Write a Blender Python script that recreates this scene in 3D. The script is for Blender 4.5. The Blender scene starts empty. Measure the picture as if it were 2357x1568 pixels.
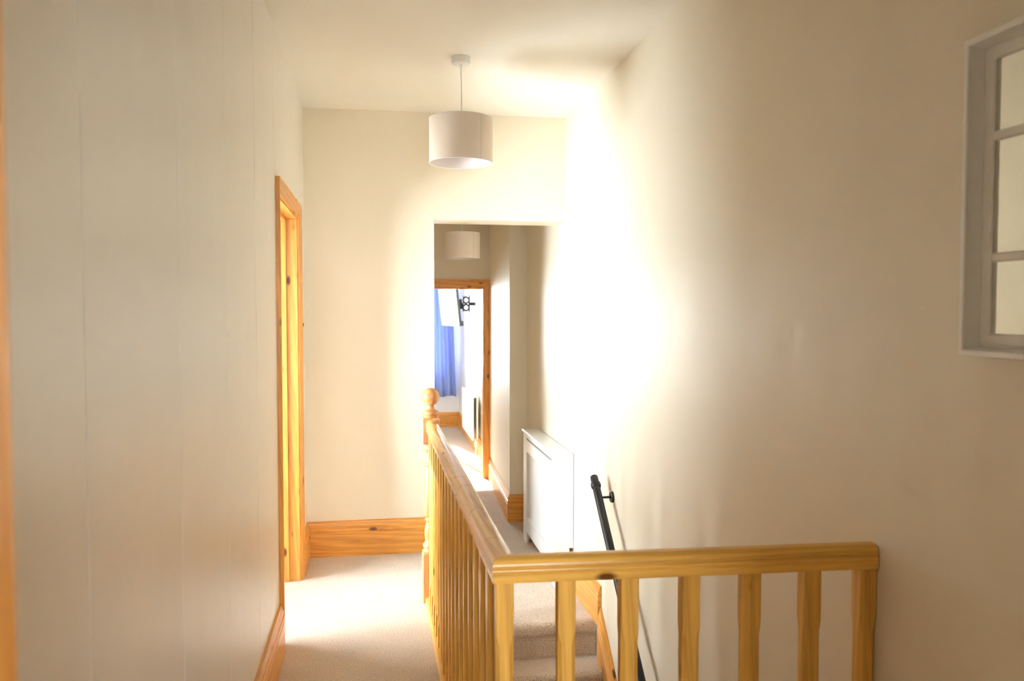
import bpy, bmesh, math, random
from mathutils import Vector, Matrix

random.seed(7)
S = bpy.context.scene
COL = S.collection

# ------------------------------------------------------------------ camera
cam_data = bpy.data.cameras.new("camera")
cam = bpy.data.objects.new("camera", cam_data)
COL.objects.link(cam)
S.camera = cam
cam_data.sensor_fit = 'HORIZONTAL'
cam_data.sensor_width = 36.0
cam_data.lens = 1840.0 / 2357.0 * 36.0
cam_data.clip_start = 0.02
YAW, PITCH, ROLL = 0.1666, -0.03753, 0.00006
fwd = Vector((math.sin(YAW) * math.cos(PITCH), math.cos(YAW) * math.cos(PITCH), math.sin(PITCH)))
right = Vector((math.cos(YAW), -math.sin(YAW), 0))
up = right.cross(fwd)
rot = Matrix((right, up, -fwd)).transposed()
cam.matrix_world = Matrix.Translation((0, 0, 1.5)) @ rot.to_4x4()
cam_data.dof.use_dof = True
cam_data.dof.focus_distance = 3.6
cam_data.dof.aperture_fstop = 4.0

# ------------------------------------------------------------------ colour management, sky, sun, window light
S.view_settings.view_transform = 'Standard'
S.view_settings.look = 'None'
S.view_settings.gamma = 1.0
S.view_settings.use_curve_mapping = False
S.view_settings.exposure = 0.8
S.cycles.max_bounces = 6
S.cycles.diffuse_bounces = 5
S.cycles.glossy_bounces = 2
S.cycles.transparent_max_bounces = 12
S.cycles.sample_clamp_indirect = 10.0
S.cycles.use_adaptive_sampling = True
S.cycles.adaptive_threshold = 0.2
S.cycles.use_denoising = True
S.cycles.caustics_reflective = False
S.cycles.caustics_refractive = False

world = bpy.data.worlds.new("sky")
S.world = world
world.use_nodes = True
bg = world.node_tree.nodes["Background"]
bg.inputs[0].default_value = (0.86, 0.93, 1.0, 1)
bg.inputs[1].default_value = 3.0


def light(name, kind, loc, direction, energy, color, size=None, size_y=None, angle=None):
    d = bpy.data.lights.new(name, kind)
    d.energy = energy
    d.color = color
    if kind == 'AREA':
        d.shape = 'RECTANGLE'
        d.size = size
        d.size_y = size_y
    if kind == 'SUN':
        d.angle = angle
    o = bpy.data.objects.new(name, d)
    COL.objects.link(o)
    o.location = loc
    o.rotation_euler = Vector(direction).to_track_quat('-Z', 'Z').to_euler()
    return o


SKYC = (0.87, 0.94, 1.0)
# daylight arriving at the side room and bedroom windows
light("daylight_bathroom_near", 'AREA', (-1.70, 2.60, 1.13), (1, 0, 0), 235, SKYC, 1.0, 1.95)
light("daylight_bathroom_far", 'AREA', (-1.70, 3.92, 1.13), (1, 0, 0), 150, SKYC, 1.44, 1.95)
light("daylight_bedroom", 'AREA', (0.25, 11.86, 1.28), (0, -1, 0), 240, SKYC, 1.5, 1.4)
light("study_fill", 'AREA', (0.35, -2.72, 1.55), (0, 1, 0), 95, (0.97, 0.98, 1.0), 1.5, 1.2)  # fill lamp added in the unseen room behind the viewer
light("sun", 'SUN', (0, 20, 12), (0.20, -0.86, -0.42), 22.0, (1.0, 0.96, 0.9), angle=0.01)


# ------------------------------------------------------------------ materials
def mat(name):
    m = bpy.data.materials.new(name)
    m.use_nodes = True
    nt = m.node_tree
    return m, nt, nt.nodes["Principled BSDF"]


def N(nt, t, **kw):
    n = nt.nodes.new(t)
    for k, v in kw.items():
        setattr(n, k, v)
    return n


def ramp(nt, stops):
    r = N(nt, 'ShaderNodeValToRGB')
    cr = r.color_ramp
    while len(cr.elements) < len(stops):
        cr.elements.new(0.5)
    for e, (p, c) in zip(cr.elements, stops):
        e.position = p
        e.color = (*c, 1) if len(c) == 3 else c
    return r


def coords(nt, scale=(1, 1, 1), rnd=False, rotx=0.0):
    tc = N(nt, 'ShaderNodeTexCoord')
    out = tc.outputs['Object']
    if rnd:
        oi = N(nt, 'ShaderNodeObjectInfo')
        mu = N(nt, 'ShaderNodeMath', operation='MULTIPLY')
        mu.inputs[1].default_value = 37.0
        nt.links.new(oi.outputs['Random'], mu.inputs[0])
        ad = N(nt, 'ShaderNodeVectorMath', operation='ADD')
        nt.links.new(out, ad.inputs[0])
        nt.links.new(mu.outputs[0], ad.inputs[1])
        out = ad.outputs[0]
    if rotx:
        vr = N(nt, 'ShaderNodeVectorRotate', rotation_type='X_AXIS')
        vr.inputs['Angle'].default_value = rotx
        nt.links.new(out, vr.inputs['Vector'])
        out = vr.outputs[0]
    mp = N(nt, 'ShaderNodeMapping')
    mp.inputs['Scale'].default_value = scale
    nt.links.new(out, mp.inputs['Vector'])
    return mp.outputs[0]


def noise(nt, vec, scale, detail=4, rough=0.5, dist=0.0):
    n = N(nt, 'ShaderNodeTexNoise')
    n.inputs['Scale'].default_value = scale
    n.inputs['Detail'].default_value = detail
    n.inputs['Roughness'].default_value = rough
    n.inputs['Distortion'].default_value = dist
    nt.links.new(vec, n.inputs['Vector'])
    return n


def mixc(nt, fac, a, b, blend='MIX'):
    m = N(nt, 'ShaderNodeMix', data_type='RGBA', blend_type=blend)
    for sock, v in ((m.inputs[0], fac), (m.inputs[6], a), (m.inputs[7], b)):
        if isinstance(v, (int, float)):
            sock.default_value = v
        elif isinstance(v, tuple):
            sock.default_value = (*v, 1)
        else:
            nt.links.new(v, sock)
    return m.outputs[2]


def bump(nt, h, strength, dist, bsdf):
    b = N(nt, 'ShaderNodeBump')
    b.inputs['Strength'].default_value = strength
    b.inputs['Distance'].default_value = dist
    nt.links.new(h, b.inputs['Height'])
    nt.links.new(b.outputs[0], bsdf.inputs['Normal'])


def paint(name, col, rough=0.4, spec=0.5, wav=0.006, mottle=0.03, fine=0.15):
    m, nt, b = mat(name)
    v = coords(nt)
    n1 = noise(nt, v, 1.6, 2, 0.55)
    n2 = noise(nt, v, 180, 0, 0.6)
    vs = coords(nt, (6, 6, 1.1))
    n3 = noise(nt, vs, 1.5, 1, 0.55)
    dark = tuple(c * (1 - mottle * 2) for c in col)
    c = mixc(nt, n1.outputs[0], dark, tuple(min(1, x * (1 + mottle)) for x in col))
    nt.links.new(c, b.inputs['Base Color'])
    r = N(nt, 'ShaderNodeMapRange')
    r.inputs[3].default_value = rough - 0.05
    r.inputs[4].default_value = rough + 0.07
    nt.links.new(n3.outputs[0], r.inputs[0])
    nt.links.new(r.outputs[0], b.inputs['Roughness'])
    b.inputs['Specular IOR Level'].default_value = spec
    ad = N(nt, 'ShaderNodeMath', operation='MULTIPLY_ADD')
    nt.links.new(n2.outputs[0], ad.inputs[0])
    ad.inputs[1].default_value = 0.02 * fine
    nt.links.new(n3.outputs[0], ad.inputs[2])
    bump(nt, ad.outputs[0], 0.35, wav, b)
    return m


def pine(name, base, dark, axis='Z', knots=1.0, rough=0.34, cracks=False, rotx=0.0):
    m, nt, b = mat(name)
    ax = 'XYZ'.index(axis)
    st = [1.0, 1.0, 1.0]
    st[ax] = 0.06
    v = coords(nt, tuple(st), rnd=True, rotx=rotx)
    big = noise(nt, v, 9, 2, 0.5)
    # growth rings
    w = N(nt, 'ShaderNodeTexWave', wave_type='BANDS', bands_direction='DIAGONAL')
    w.inputs['Scale'].default_value = 17
    w.inputs['Distortion'].default_value = 9
    w.inputs['Detail'].default_value = 2
    w.inputs['Detail Scale'].default_value = 0.7
    nt.links.new(v, w.inputs['Vector'])
    fine = noise(nt, v, 150, 3, 0.6)
    light_c = tuple(min(1, c * 1.12) for c in base)
    mid_c = tuple(base[i] * 0.74 + dark[i] * 0.26 for i in range(3))
    rr = ramp(nt, [(0.0, light_c), (0.5, base), (0.9, mid_c), (1.0, base)])
    nt.links.new(w.outputs[0], rr.inputs[0])
    fr = ramp(nt, [(0.3, (0.88, 0.86, 0.82)), (0.7, (1.05, 1.05, 1.05))])
    nt.links.new(fine.outputs[0], fr.inputs[0])
    c = mixc(nt, 1.0, rr.outputs[0], fr.outputs[0], 'MULTIPLY')
    br = ramp(nt, [(0.3, (0.86, 0.8, 0.72)), (0.7, (1.06, 1.06, 1.04))])
    nt.links.new(big.outputs[0], br.inputs[0])
    c = mixc(nt, 1.0, c, br.outputs[0], 'MULTIPLY')
    # knots
    sk = [1.0, 1.0, 1.0]
    sk[ax] = 0.42
    vk = coords(nt, tuple(sk), rnd=True, rotx=rotx)
    vo = N(nt, 'ShaderNodeTexVoronoi')
    vo.inputs['Scale'].default_value = 11.0
    nt.links.new(vk, vo.inputs['Vector'])
    kr = ramp(nt, [(0.075 * knots, (1, 1, 1)), (0.15 * knots, (0, 0, 0))])
    nt.links.new(vo.outputs['Distance'], kr.inputs[0])
    kc = tuple(x * 0.35 for x in dark)
    c = mixc(nt, kr.outputs[0], c, kc)
    if cracks:
        # old varnish marks curling across the rail
        vc = coords(nt, (1, 1, 1))
        nz = noise(nt, vc, 14, 1)
        sx = N(nt, 'ShaderNodeSeparateXYZ')
        nt.links.new(vc, sx.inputs[0])
        ma = N(nt, 'ShaderNodeMath', operation='MULTIPLY_ADD')
        nt.links.new(nz.outputs[0], ma.inputs[0])
        ma.inputs[1].default_value = 0.16
        nt.links.new(sx.outputs[ax], ma.inputs[2])
        v1 = N(nt, 'ShaderNodeTexVoronoi', voronoi_dimensions='1D', feature='DISTANCE_TO_EDGE')
        v1.inputs['Scale'].default_value = 4.0
        nt.links.new(ma.outputs[0], v1.inputs['W'])
        r1 = ramp(nt, [(0.006, (0.75, 0.75, 0.75)), (0.018, (0, 0, 0))])
        nt.links.new(v1.outputs['Distance'], r1.inputs[0])
        c = mixc(nt, r1.outputs[0], c, tuple(x * 0.6 for x in dark))
    nt.links.new(c, b.inputs['Base Color'])
    b.inputs['Roughness'].default_value = rough
    b.inputs['Specular IOR Level'].default_value = 0.5
    bump(nt, fine.outputs[0], 0.12, 0.002, b)
    return m


def carpet(name, col):
    m, nt, b = mat(name)
    v = coords(nt)
    n1 = noise(nt, v, 170, 3, 0.75)
    n2 = noise(nt, v, 5, 3, 0.5)
    n3 = noise(nt, v, 90, 2, 0.5)
    r1 = ramp(nt, [(0.34, tuple(c * 0.38 for c in col)), (0.5, col), (0.68, tuple(min(1, c * 1.3) for c in col))])
    nt.links.new(n1.outputs[0], r1.inputs[0])
    r2 = ramp(nt, [(0.3, (0.9, 0.9, 0.9)), (0.7, (1.05, 1.05, 1.05))])
    nt.links.new(n2.outputs[0], r2.inputs[0])
    nt.links.new(mixc(nt, 1.0, r1.outputs[0], r2.outputs[0], 'MULTIPLY'), b.inputs['Base Color'])
    b.inputs['Roughness'].default_value = 0.95
    b.inputs['Specular IOR Level'].default_value = 0.15
    b.inputs['Sheen Weight'].default_value = 1.0
    b.inputs['Sheen Roughness'].default_value = 0.35
    b.inputs['Sheen Tint'].default_value = (1.0, 0.97, 0.94, 1)
    ad = N(nt, 'ShaderNodeMath', operation='ADD')
    nt.links.new(n1.outputs[0], ad.inputs[0])
    nt.links.new(n3.outputs[0], ad.inputs[1])
    bump(nt, ad.outputs[0], 0.9, 0.006, b)
    return m


def plain(name, col, rough=0.4, metal=0.0, spec=0.5):
    m, nt, b = mat(name)
    v = coords(nt)
    n = noise(nt, v, 60, 2)
    nt.links.new(mixc(nt, n.outputs[0], tuple(c * 0.96 for c in col), tuple(min(1, c * 1.03) for c in col)),
                 b.inputs['Base Color'])
    b.inputs['Roughness'].default_value = rough
    b.inputs['Metallic'].default_value = metal
    b.inputs['Specular IOR Level'].default_value = spec
    return m


def fabric(name, col, trans, weave=900, fold=False):
    m, nt, b = mat(name)
    v = coords(nt)
    n = noise(nt, v, weave, 2)
    c = mixc(nt, n.outputs[0], tuple(x * 0.92 for x in col), tuple(min(1, x * 1.05) for x in col))
    nt.links.new(c, b.inputs['Base Color'])
    b.inputs['Roughness'].default_value = 0.85
    b.inputs['Specular IOR Level'].default_value = 0.2
    t = N(nt, 'ShaderNodeBsdfTranslucent')
    nt.links.new(c, t.inputs[0])
    mx = N(nt, 'ShaderNodeMixShader')
    mx.inputs[0].default_value = trans
    nt.links.new(b.outputs[0], mx.inputs[1])
    nt.links.new(t.outputs[0], mx.inputs[2])
    nt.links.new(mx.outputs[0], nt.nodes['Material Output'].inputs[0])
    return m


def glass(name):
    m, nt, b = mat(name)
    t = N(nt, 'ShaderNodeBsdfTransparent')
    t.inputs[0].default_value = (0.97, 0.985, 0.98, 1)
    g = N(nt, 'ShaderNodeBsdfGlossy')
    g.inputs['Roughness'].default_value = 0.02
    f = N(nt, 'ShaderNodeFresnel')
    f.inputs[0].default_value = 1.45
    mx = N(nt, 'ShaderNodeMixShader')
    nt.links.new(f.outputs[0], mx.inputs[0])
    nt.links.new(t.outputs[0], mx.inputs[1])
    nt.links.new(g.outputs[0], mx.inputs[2])
    nt.links.new(mx.outputs[0], nt.nodes['Material Output'].inputs[0])
    return m


WALLC = (0.83, 0.745, 0.60)
M_wall = paint("cream_wall_paint", WALLC, rough=0.5, spec=0.45)
M_lining = paint("cream_lining_paper_paint", (0.80, 0.75, 0.68), rough=0.33, spec=0.8, mottle=0.03)
M_ceil = paint("ceiling_paint", (0.90, 0.865, 0.79), rough=0.55, spec=0.35)
M_white = paint("white_gloss_paint", (0.78, 0.78, 0.78), rough=0.35, wav=0.001, mottle=0.01)
M_bedwall = paint("pale_bedroom_paint", (0.84, 0.83, 0.80), rough=0.45)
PB, PD = (0.76, 0.36, 0.075), (0.42, 0.12, 0.012)
M_pine = {a: pine("orange_pine_" + a, PB, PD, a) for a in 'XYZ'}
RB, RD = (0.80, 0.455, 0.095), (0.44, 0.15, 0.015)
M_rail = {a: pine("golden_pine_" + a, RB, RD, a, 1.0, 0.3) for a in 'XYZ'}
M_oldrail = pine("worn_handrail_pine", (0.80, 0.47, 0.17), (0.36, 0.12, 0.03), 'Y', 0.6, 0.25, True)
M_string = pine("sloping_string_pine", PB, PD, 'Y', 1.0, 0.34, False, -0.76)
M_newel = pine("reddish_newel_pine", (0.66, 0.31, 0.125), (0.34, 0.11, 0.035), 'Z', 0.5, 0.3)
M_carpet = carpet("beige_carpet", (0.68, 0.525, 0.385))
M_shade = fabric("cream_shade_fabric", (0.89, 0.76, 0.63), 0.2)
M_shade_in = fabric("pale_shade_lining", (0.86, 0.78, 0.75), 0.16)
M_cord = plain("white_plastic", (0.82, 0.80, 0.76), 0.4)
M_black = plain("satin_black_metal", (0.014, 0.016, 0.017), 0.42, 0.0, 0.5)
M_rocker_shadow = plain("rocker_shadow_dark", (0.02, 0.018, 0.015), 0.8)  # shadow at the switch rocker, put into its colour
M_mframe = plain("off_white_mirror_frame", (0.88, 0.87, 0.86), 0.4)
M_mirror = plain("silvered_mirror", (0.86, 0.87, 0.80), 0.03, 1.0)
M_glass = glass("window_glass")
M_curt = fabric("blue_curtain_cloth", (0.36, 0.46, 0.86), 0.22, 500)
M_tvedge = plain("grey_tv_casing", (0.09, 0.11, 0.11), 0.4)
M_tvscr = plain("pale_glare_screen", (0.55, 0.57, 0.58), 0.12, 0.75)  # pale base stands in for window glare reflected by the screen
M_rad = plain("cream_radiator_enamel", (0.82, 0.78, 0.68), 0.35)
M_brass = plain("brass_strip", (0.42, 0.36, 0.22), 0.35, 0.9)
M_bulb = plain("white_glass_bulb", (0.9, 0.9, 0.88), 0.2)


# ------------------------------------------------------------------ mesh helpers
class MB:
    def __init__(self):
        self.v, self.f = [], []

    def add(self, verts, faces):
        o = len(self.v)
        self.v += [tuple(p) for p in verts]
        self.f += [tuple(i + o for i in f) for f in faces]
        return self

    def box(self, a, b):
        x0, y0, z0 = a
        x1, y1, z1 = b
        vs = [(x0, y0, z0), (x1, y0, z0), (x1, y1, z0), (x0, y1, z0), (x0, y0, z1), (x1, y0, z1), (x1, y1, z1), (x0, y1, z1)]
        return self.add(vs, [(0, 3, 2, 1), (4, 5, 6, 7), (0, 1, 5, 4), (1, 2, 6, 5), (2, 3, 7, 6), (3, 0, 4, 7)])

    def cbox(self, a, b, c=0.002):
        """box with chamfered edges"""
        bm = bmesh.new()
        bmesh.ops.create_cube(bm, size=1)
        for v in bm.verts:
            v.co = Vector([(a[i] + b[i]) / 2 + v.co[i] * (b[i] - a[i]) for i in range(3)])
        bmesh.ops.bevel(bm, geom=list(bm.edges), offset=c, segments=1, affect='EDGES')
        bm.verts.index_update()
        self.add([v.co.copy() for v in bm.verts], [[v.index for v in f.verts] for f in bm.faces])
        bm.free()
        return self

    def prism(self, pts, z0, z1):
        n = len(pts)
        vs = [(x, y, z0) for x, y in pts] + [(x, y, z1) for x, y in pts]
        fs = [tuple(range(n))[::-1], tuple(range(n, 2 * n))]
        fs += [(i, (i + 1) % n, n + (i + 1) % n, n + i) for i in range(n)]
        return self.add(vs, fs)

    def sweep(self, prof, p0, p1, u0, u1, w=(0, 0, 1)):
        """profile (u,w) swept from p0 to p1; u0/u1 = across vectors at both ends (mitres), w = up vector"""
        n = len(prof)
        p0, p1, u0, u1, w = map(Vector, (p0, p1, u0, u1, w))
        vs = [p0 + u0 * a + w * b for a, b in prof] + [p1 + u1 * a + w * b for a, b in prof]
        fs = [tuple(range(n))[::-1], tuple(range(n, 2 * n))]
        fs += [(i, (i + 1) % n, n + (i + 1) % n, n + i) for i in range(n)]
        return self.add(vs, fs)

    def lathe(self, prof, c, seg=32, caps=True):
        """prof = [(r,z)...]"""
        n = len(prof)
        vs = []
        for r, z in prof:
            for k in range(seg):
                t = 2 * math.pi * k / seg
                vs.append((c[0] + r * math.cos(t), c[1] + r * math.sin(t), c[2] + z))
        fs = []
        for i in range(n - 1):
            for k in range(seg):
                k2 = (k + 1) % seg
                fs.append((i * seg + k, i * seg + k2, (i + 1) * seg + k2, (i + 1) * seg + k))
        if caps:
            fs.append(tuple(range(seg))[::-1])
            fs.append(tuple((n - 1) * seg + k for k in range(seg)))
        return self.add(vs, fs)

    def tube(self, pts, r, seg=20):
        """round bar along pts; r a number or one per point"""
        pts = [Vector(p) for p in pts]
        rs = r if isinstance(r, (list, tuple)) else [r] * len(pts)
        vs, fs = [], []
        ref = None
        for i, p in enumerate(pts):
            d = (pts[min(i + 1, len(pts) - 1)] - pts[max(i - 1, 0)]).normalized()
            if ref is None:
                ref = Vector((0, 0, 1)) if abs(d.z) < 0.9 else Vector((1, 0, 0))
            a = d.cross(ref).normalized()
            bb = d.cross(a).normalized()
            for k in range(seg):
                t = 2 * math.pi * k / seg
                vs.append(p + (a * math.cos(t) + bb * math.sin(t)) * rs[i])
        for i in range(len(pts) - 1):
            for k in range(seg):
                k2 = (k + 1) % seg
                fs.append((i * seg + k, i * seg + k2, (i + 1) * seg + k2, (i + 1) * seg + k))
        fs.append(tuple(range(seg))[::-1])
        fs.append(tuple((len(pts) - 1) * seg + k for k in range(seg)))
        return self.add(vs, fs)


WLOC = {}


def obj(name, mb, material, parent=None, smooth=False, at=None):
    """link one mesh object; coordinates in mb are world ones unless at is given (then local, placed at world point at)"""
    pl = WLOC[parent.name] if parent else Vector((0, 0, 0))
    if at is None:
        org = pl if parent else Vector((0, 0, 0))
        vs = [Vector(v) - org for v in mb.v]
        loc = org
    else:
        vs = mb.v
        loc = Vector(at)
    me = bpy.data.meshes.new(name)
    me.from_pydata([tuple(v) for v in vs], [], mb.f)
    me.validate()
    bm = bmesh.new()
    bm.from_mesh(me)
    bmesh.ops.recalc_face_normals(bm, faces=bm.faces)
    bm.to_mesh(me)
    bm.free()
    if smooth:
        for p in me.polygons:
            p.use_smooth = True
        me.set_sharp_from_angle(angle=math.radians(38))
    me.materials.append(material)
    o = bpy.data.objects.new(name, me)
    COL.objects.link(o)
    o.location = loc - pl
    if parent:
        o.parent = parent
    WLOC[o.name] = loc
    return o


def tag(o, label, cat=None, group=None, kind=None):
    o['label'] = label
    if cat:
        o['category'] = cat
    if group:
        o['group'] = group
    if kind:
        o['kind'] = kind
    return o


def struct(name, mb, material, label, cat, smooth=False, parent=None):
    return tag(obj(name, mb, material, parent, smooth), label, cat, None, 'structure')


def thing(name, loc, label, cat, group=None, kind=None):
    o = bpy.data.objects.new(name, None)
    COL.objects.link(o)
    o.location = loc
    o.empty_display_size = 0.1
    WLOC[o.name] = Vector(loc)
    return tag(o, label, cat, group, kind)


# ------------------------------------------------------------------ main dimensions
XL, XR = -0.431, 1.174          # landing side walls
YN, YF = 0.566, 4.95            # near wall face, far wall face
ZC = 2.709                      # landing ceiling
LOW = -0.19                     # corridor floor: one step below the landing
WELL = 0.31                     # edge of the stairwell
YW = 1.84                       # near edge of the stairwell
YNOSE = 4.17                    # top nosing of the stair
YC = 6.27                       # corridor narrows here
YE = 7.95                       # corridor end wall
YB0, YB1 = 8.07, 11.57          # bedroom
BXR = 1.166

# ------------------------------------------------------------------ floors
m = MB()
m.box((-0.551, 0.44, -0.24), (WELL, YW, 0)).box((WELL, 0.44, -0.24), (XR, YW, 0)).box((XL, YW, -0.24), (WELL, YF, 0))
m.box((-0.551, 3.65, -0.24), (XL, 4.52, 0))
struct('floor', m, M_carpet, 'beige carpet on the upper landing floor', 'floor')
# corridor floor with rounded nosing over the first step
m = MB()
prof = [(YNOSE, LOW - 0.06)]
for k in range(7):
    t = math.pi / 2 * k / 6
    prof.append((YNOSE + 0.035 - 0.035 * math.cos(t) - 0.0, LOW - 0.035 + 0.035 * math.sin(t)))
prof += [(YF + 0.25, LOW), (YF + 0.25, LOW - 0.06)]
m.sweep([(a, b) for a, b in prof], (WELL, 0, 0), (XR, 0, 0), (0, 1, 0), (0, 1, 0))
m.box((0.15, YF + 0.25, LOW - 0.06), (XR, YC, LOW)).box((0.15, YC, LOW - 0.06), (1.13, YB0 - 0.06, LOW))
struct('floor_corridor', m, M_carpet, 'pale carpet on the corridor floor leading to the far bedroom', 'floor', True)
m = MB().box((-2.0, YB0 - 0.06, LOW - 0.06), (BXR, YB1, LOW))
struct('floor_bedroom', m, M_carpet, 'bright sunlit carpet inside the far bedroom', 'floor')
m = MB().box((-1.55, 1.9, -0.06), (-0.551, 5.0, 0))
struct('floor_bathroom', m, M_carpet, 'floor of the side room beyond the left doorway', 'floor')
m = MB().box((-1.7, -2.5, -0.06), (1.7, 0.44, 0))
struct('floor_study', m, M_carpet, 'floor of the room the photograph is taken from', 'floor')
m = MB().box((0.19, 0.7, -2.82), (XR, 4.4, -2.75))
struct('floor_hall', m, M_carpet, 'hall floor at the foot of the stairs', 'floor')

# ------------------------------------------------------------------ walls
DY0, DY1, DZ = 3.63, 4.55, 2.03     # structural opening of the left door
m = MB()
m.box((-0.549, YN - 0.12, -0.24), (XL - 0.002, DY0, ZC)).box((-0.549, DY1, -0.24), (XL - 0.002, YF + 0.25, ZC))
m.box((-0.549, DY0, DZ), (XL - 0.002, DY1, ZC))
wl = struct('wall_left', m, M_lining, 'long cream papered wall on the left of the landing', 'wall')
seams = [YN, 1.281, 1.858, 2.419, 2.99, 3.545]
for i in range(5):
    obj('lining_strip', MB().box((XL - 0.003, seams[i] + 0.002, 0.0), (XL, seams[i + 1] - 0.002, ZC)), M_lining, wl)
strip = MB().box((XL - 0.003, seams[5] + 0.0011, 0), (XL, DY0, ZC)).box((XL - 0.003, DY0, DZ), (XL, DY1, ZC)).box((XL - 0.003, DY1, 0), (XL, YF, ZC))
obj('lining_strip', strip, M_lining, wl)

m = MB().box((XR, YN - 0.12, -2.8), (XR + 0.12, YC, ZC))
struct('wall_right', m, M_wall, 'long bare cream wall on the right above the stairs', 'wall')

XO, ZO = 0.346, 2.06
m = MB().box((XL, YF, -0.24), (XO, YF + 0.25, ZC)).box((XO, YF, ZO), (XR, YF + 0.25, ZC))
struct('wall_far', m, M_wall, 'cream end wall of the landing with the corridor opening cut in it', 'wall')

JX0, JX1 = -0.235, 0.56             # doorway the camera looks through
m = MB().box((XL, YN - 0.12, 0), (JX0 - 0.03, YN, ZC)).box((JX1 + 0.03, YN - 0.12, 0), (XR, YN, ZC))
m.box((JX0 - 0.03, YN - 0.12, 2.03), (JX1 + 0.03, YN, ZC))
struct('wall_near', m, M_wall, 'near wall of the landing around the doorway', 'wall')

m = MB().prism([(1.035, YC), (XR + 0.12, YC), (XR + 0.12, YE), (1.11, YE)], LOW - 0.06, 2.45)
struct('wall_corridor_right', m, M_wall, 'projecting cream corner and corridor side wall before the bedroom door', 'wall')
m = MB().box((0.03, YF + 0.25, LOW - 0.06), (0.15, YE, 2.45))
struct('wall_corridor_left', m, M_wall, 'left wall of the corridor behind the opening', 'wall')

EX0, EX1, EZ = 0.21, 1.072, 1.745    # structural opening of the bedroom door
m = MB().box((0.03, YE, LOW - 0.06), (EX0, YB0, 2.45)).box((EX1, YE, LOW - 0.06), (XR + 0.12, YB0, 2.45)).box((EX0, YE, EZ), (EX1, YB0, 2.45))
struct('wall_corridor_end', m, M_wall, 'shaded cream wall above the bedroom door frame', 'wall')

WX0, WX1, WZ0, WZ1 = -0.45, 0.95, 0.62, 1.97
m = MB().box((-2.1, YB1, LOW - 0.06), (WX0, YB1 + 0.2, 2.45)).box((WX1, YB1, LOW - 0.06), (BXR + 0.12, YB1 + 0.2, 2.45))
m.box((WX0, YB1, LOW - 0.06), (WX1, YB1 + 0.2, WZ0)).box((WX0, YB1, WZ1), (WX1, YB1 + 0.2, 2.45))
struct('wall_bedroom_far', m, M_bedwall, 'pale far wall of the bedroom behind the blue curtain', 'wall')
struct('wall_bedroom_right', MB().box((BXR, YB0, LOW - 0.06), (BXR + 0.12, YB1, 2.45)), M_bedwall,
       'bright white bedroom wall carrying the television and radiator', 'wall')
struct('wall_bedroom_left', MB().box((-2.1, YB0 - 0.12, LOW - 0.06), (-2.0, YB1, 2.45)), M_bedwall, 'left wall of the far bedroom', 'wall')
struct('wall_bedroom_near', MB().box((-2.0, YE, LOW - 0.06), (0.03, YB0, 2.45)), M_bedwall, 'near wall of the far bedroom', 'wall')

# side room (bathroom) beyond the left door
BWY0, BWYA, BWYB, BWY1, BWZ0, BWZ1 = 2.10, 3.10, 3.20, 4.64, 0.15, 2.1
m = MB().box((-1.67, 1.8, -0.06), (-1.55, BWY0, 2.45)).box((-1.67, BWY1, -0.06), (-1.55, 5.1, 2.45)).box((-1.67, BWYA, BWZ0), (-1.55, BWYB, BWZ1))
m.box((-1.67, BWY0, -0.06), (-1.55, BWY1, BWZ0)).box((-1.67, BWY0, BWZ1), (-1.55, BWY1, 2.45))
struct('wall_bathroom_outer', m, M_bedwall, 'outer wall of the side room with its window', 'wall')
struct('wall_bathroom_near', MB().box((-1.55, 1.8, -0.06), (-0.551, 1.9, 2.45)), M_bedwall, 'near wall of the side room', 'wall')
struct('wall_bathroom_far', MB().box((-1.55, 5.0, -0.06), (-0.551, 5.1, 2.45)), M_bedwall, 'far wall of the side room', 'wall')
struct('ceiling_bathroom', MB().box((-1.67, 1.8, 2.45), (-0.551, 5.1, 2.52)), M_ceil, 'ceiling of the side room', 'ceiling')

# room behind the camera
SWX0, SWX1, SWZ0, SWZ1 = -0.4, 1.1, 0.95, 2.15
m = MB().box((-1.7, -2.6, -0.06), (SWX0, -2.5, ZC)).box((SWX1, -2.6, -0.06), (1.7, -2.5, ZC))
m.box((SWX0, -2.6, -0.06), (SWX1, -2.5, SWZ0)).box((SWX0, -2.6, SWZ1), (SWX1, -2.5, ZC))
struct('wall_study_back', m, M_wall, 'back wall of the room behind the viewer', 'wall')
struct('wall_study_left', MB().box((-1.8, -2.6, -0.06), (-1.7, 0.566, ZC)), M_wall, 'left wall of the room behind the viewer', 'wall')
struct('wall_study_right', MB().box((1.7, -2.6, -0.06), (1.8, 0.566, ZC)), M_wall, 'right wall of the room behind the viewer', 'wall')
struct('wall_study_front', MB().box((-1.7, 0.446, -0.06), (-0.551, 0.566, ZC)).box((XR + 0.12, 0.446, -0.06), (1.7, 0.566, ZC)), M_wall,
       'front wall of the room behind the viewer', 'wall')

# stairwell below
struct('wall_stairwell_left', MB().box((0.19, 0.8, -2.75), (WELL - 0.001, 4.95, -0.24)), M_wall, 'cream stairwell wall below the landing edge', 'wall')
struct('wall_stairwell_near', MB().box((0.19, 0.7, -2.75), (XR, 0.8, -0.24)), M_wall, 'stairwell wall at the foot of the stairs', 'wall')

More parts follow.
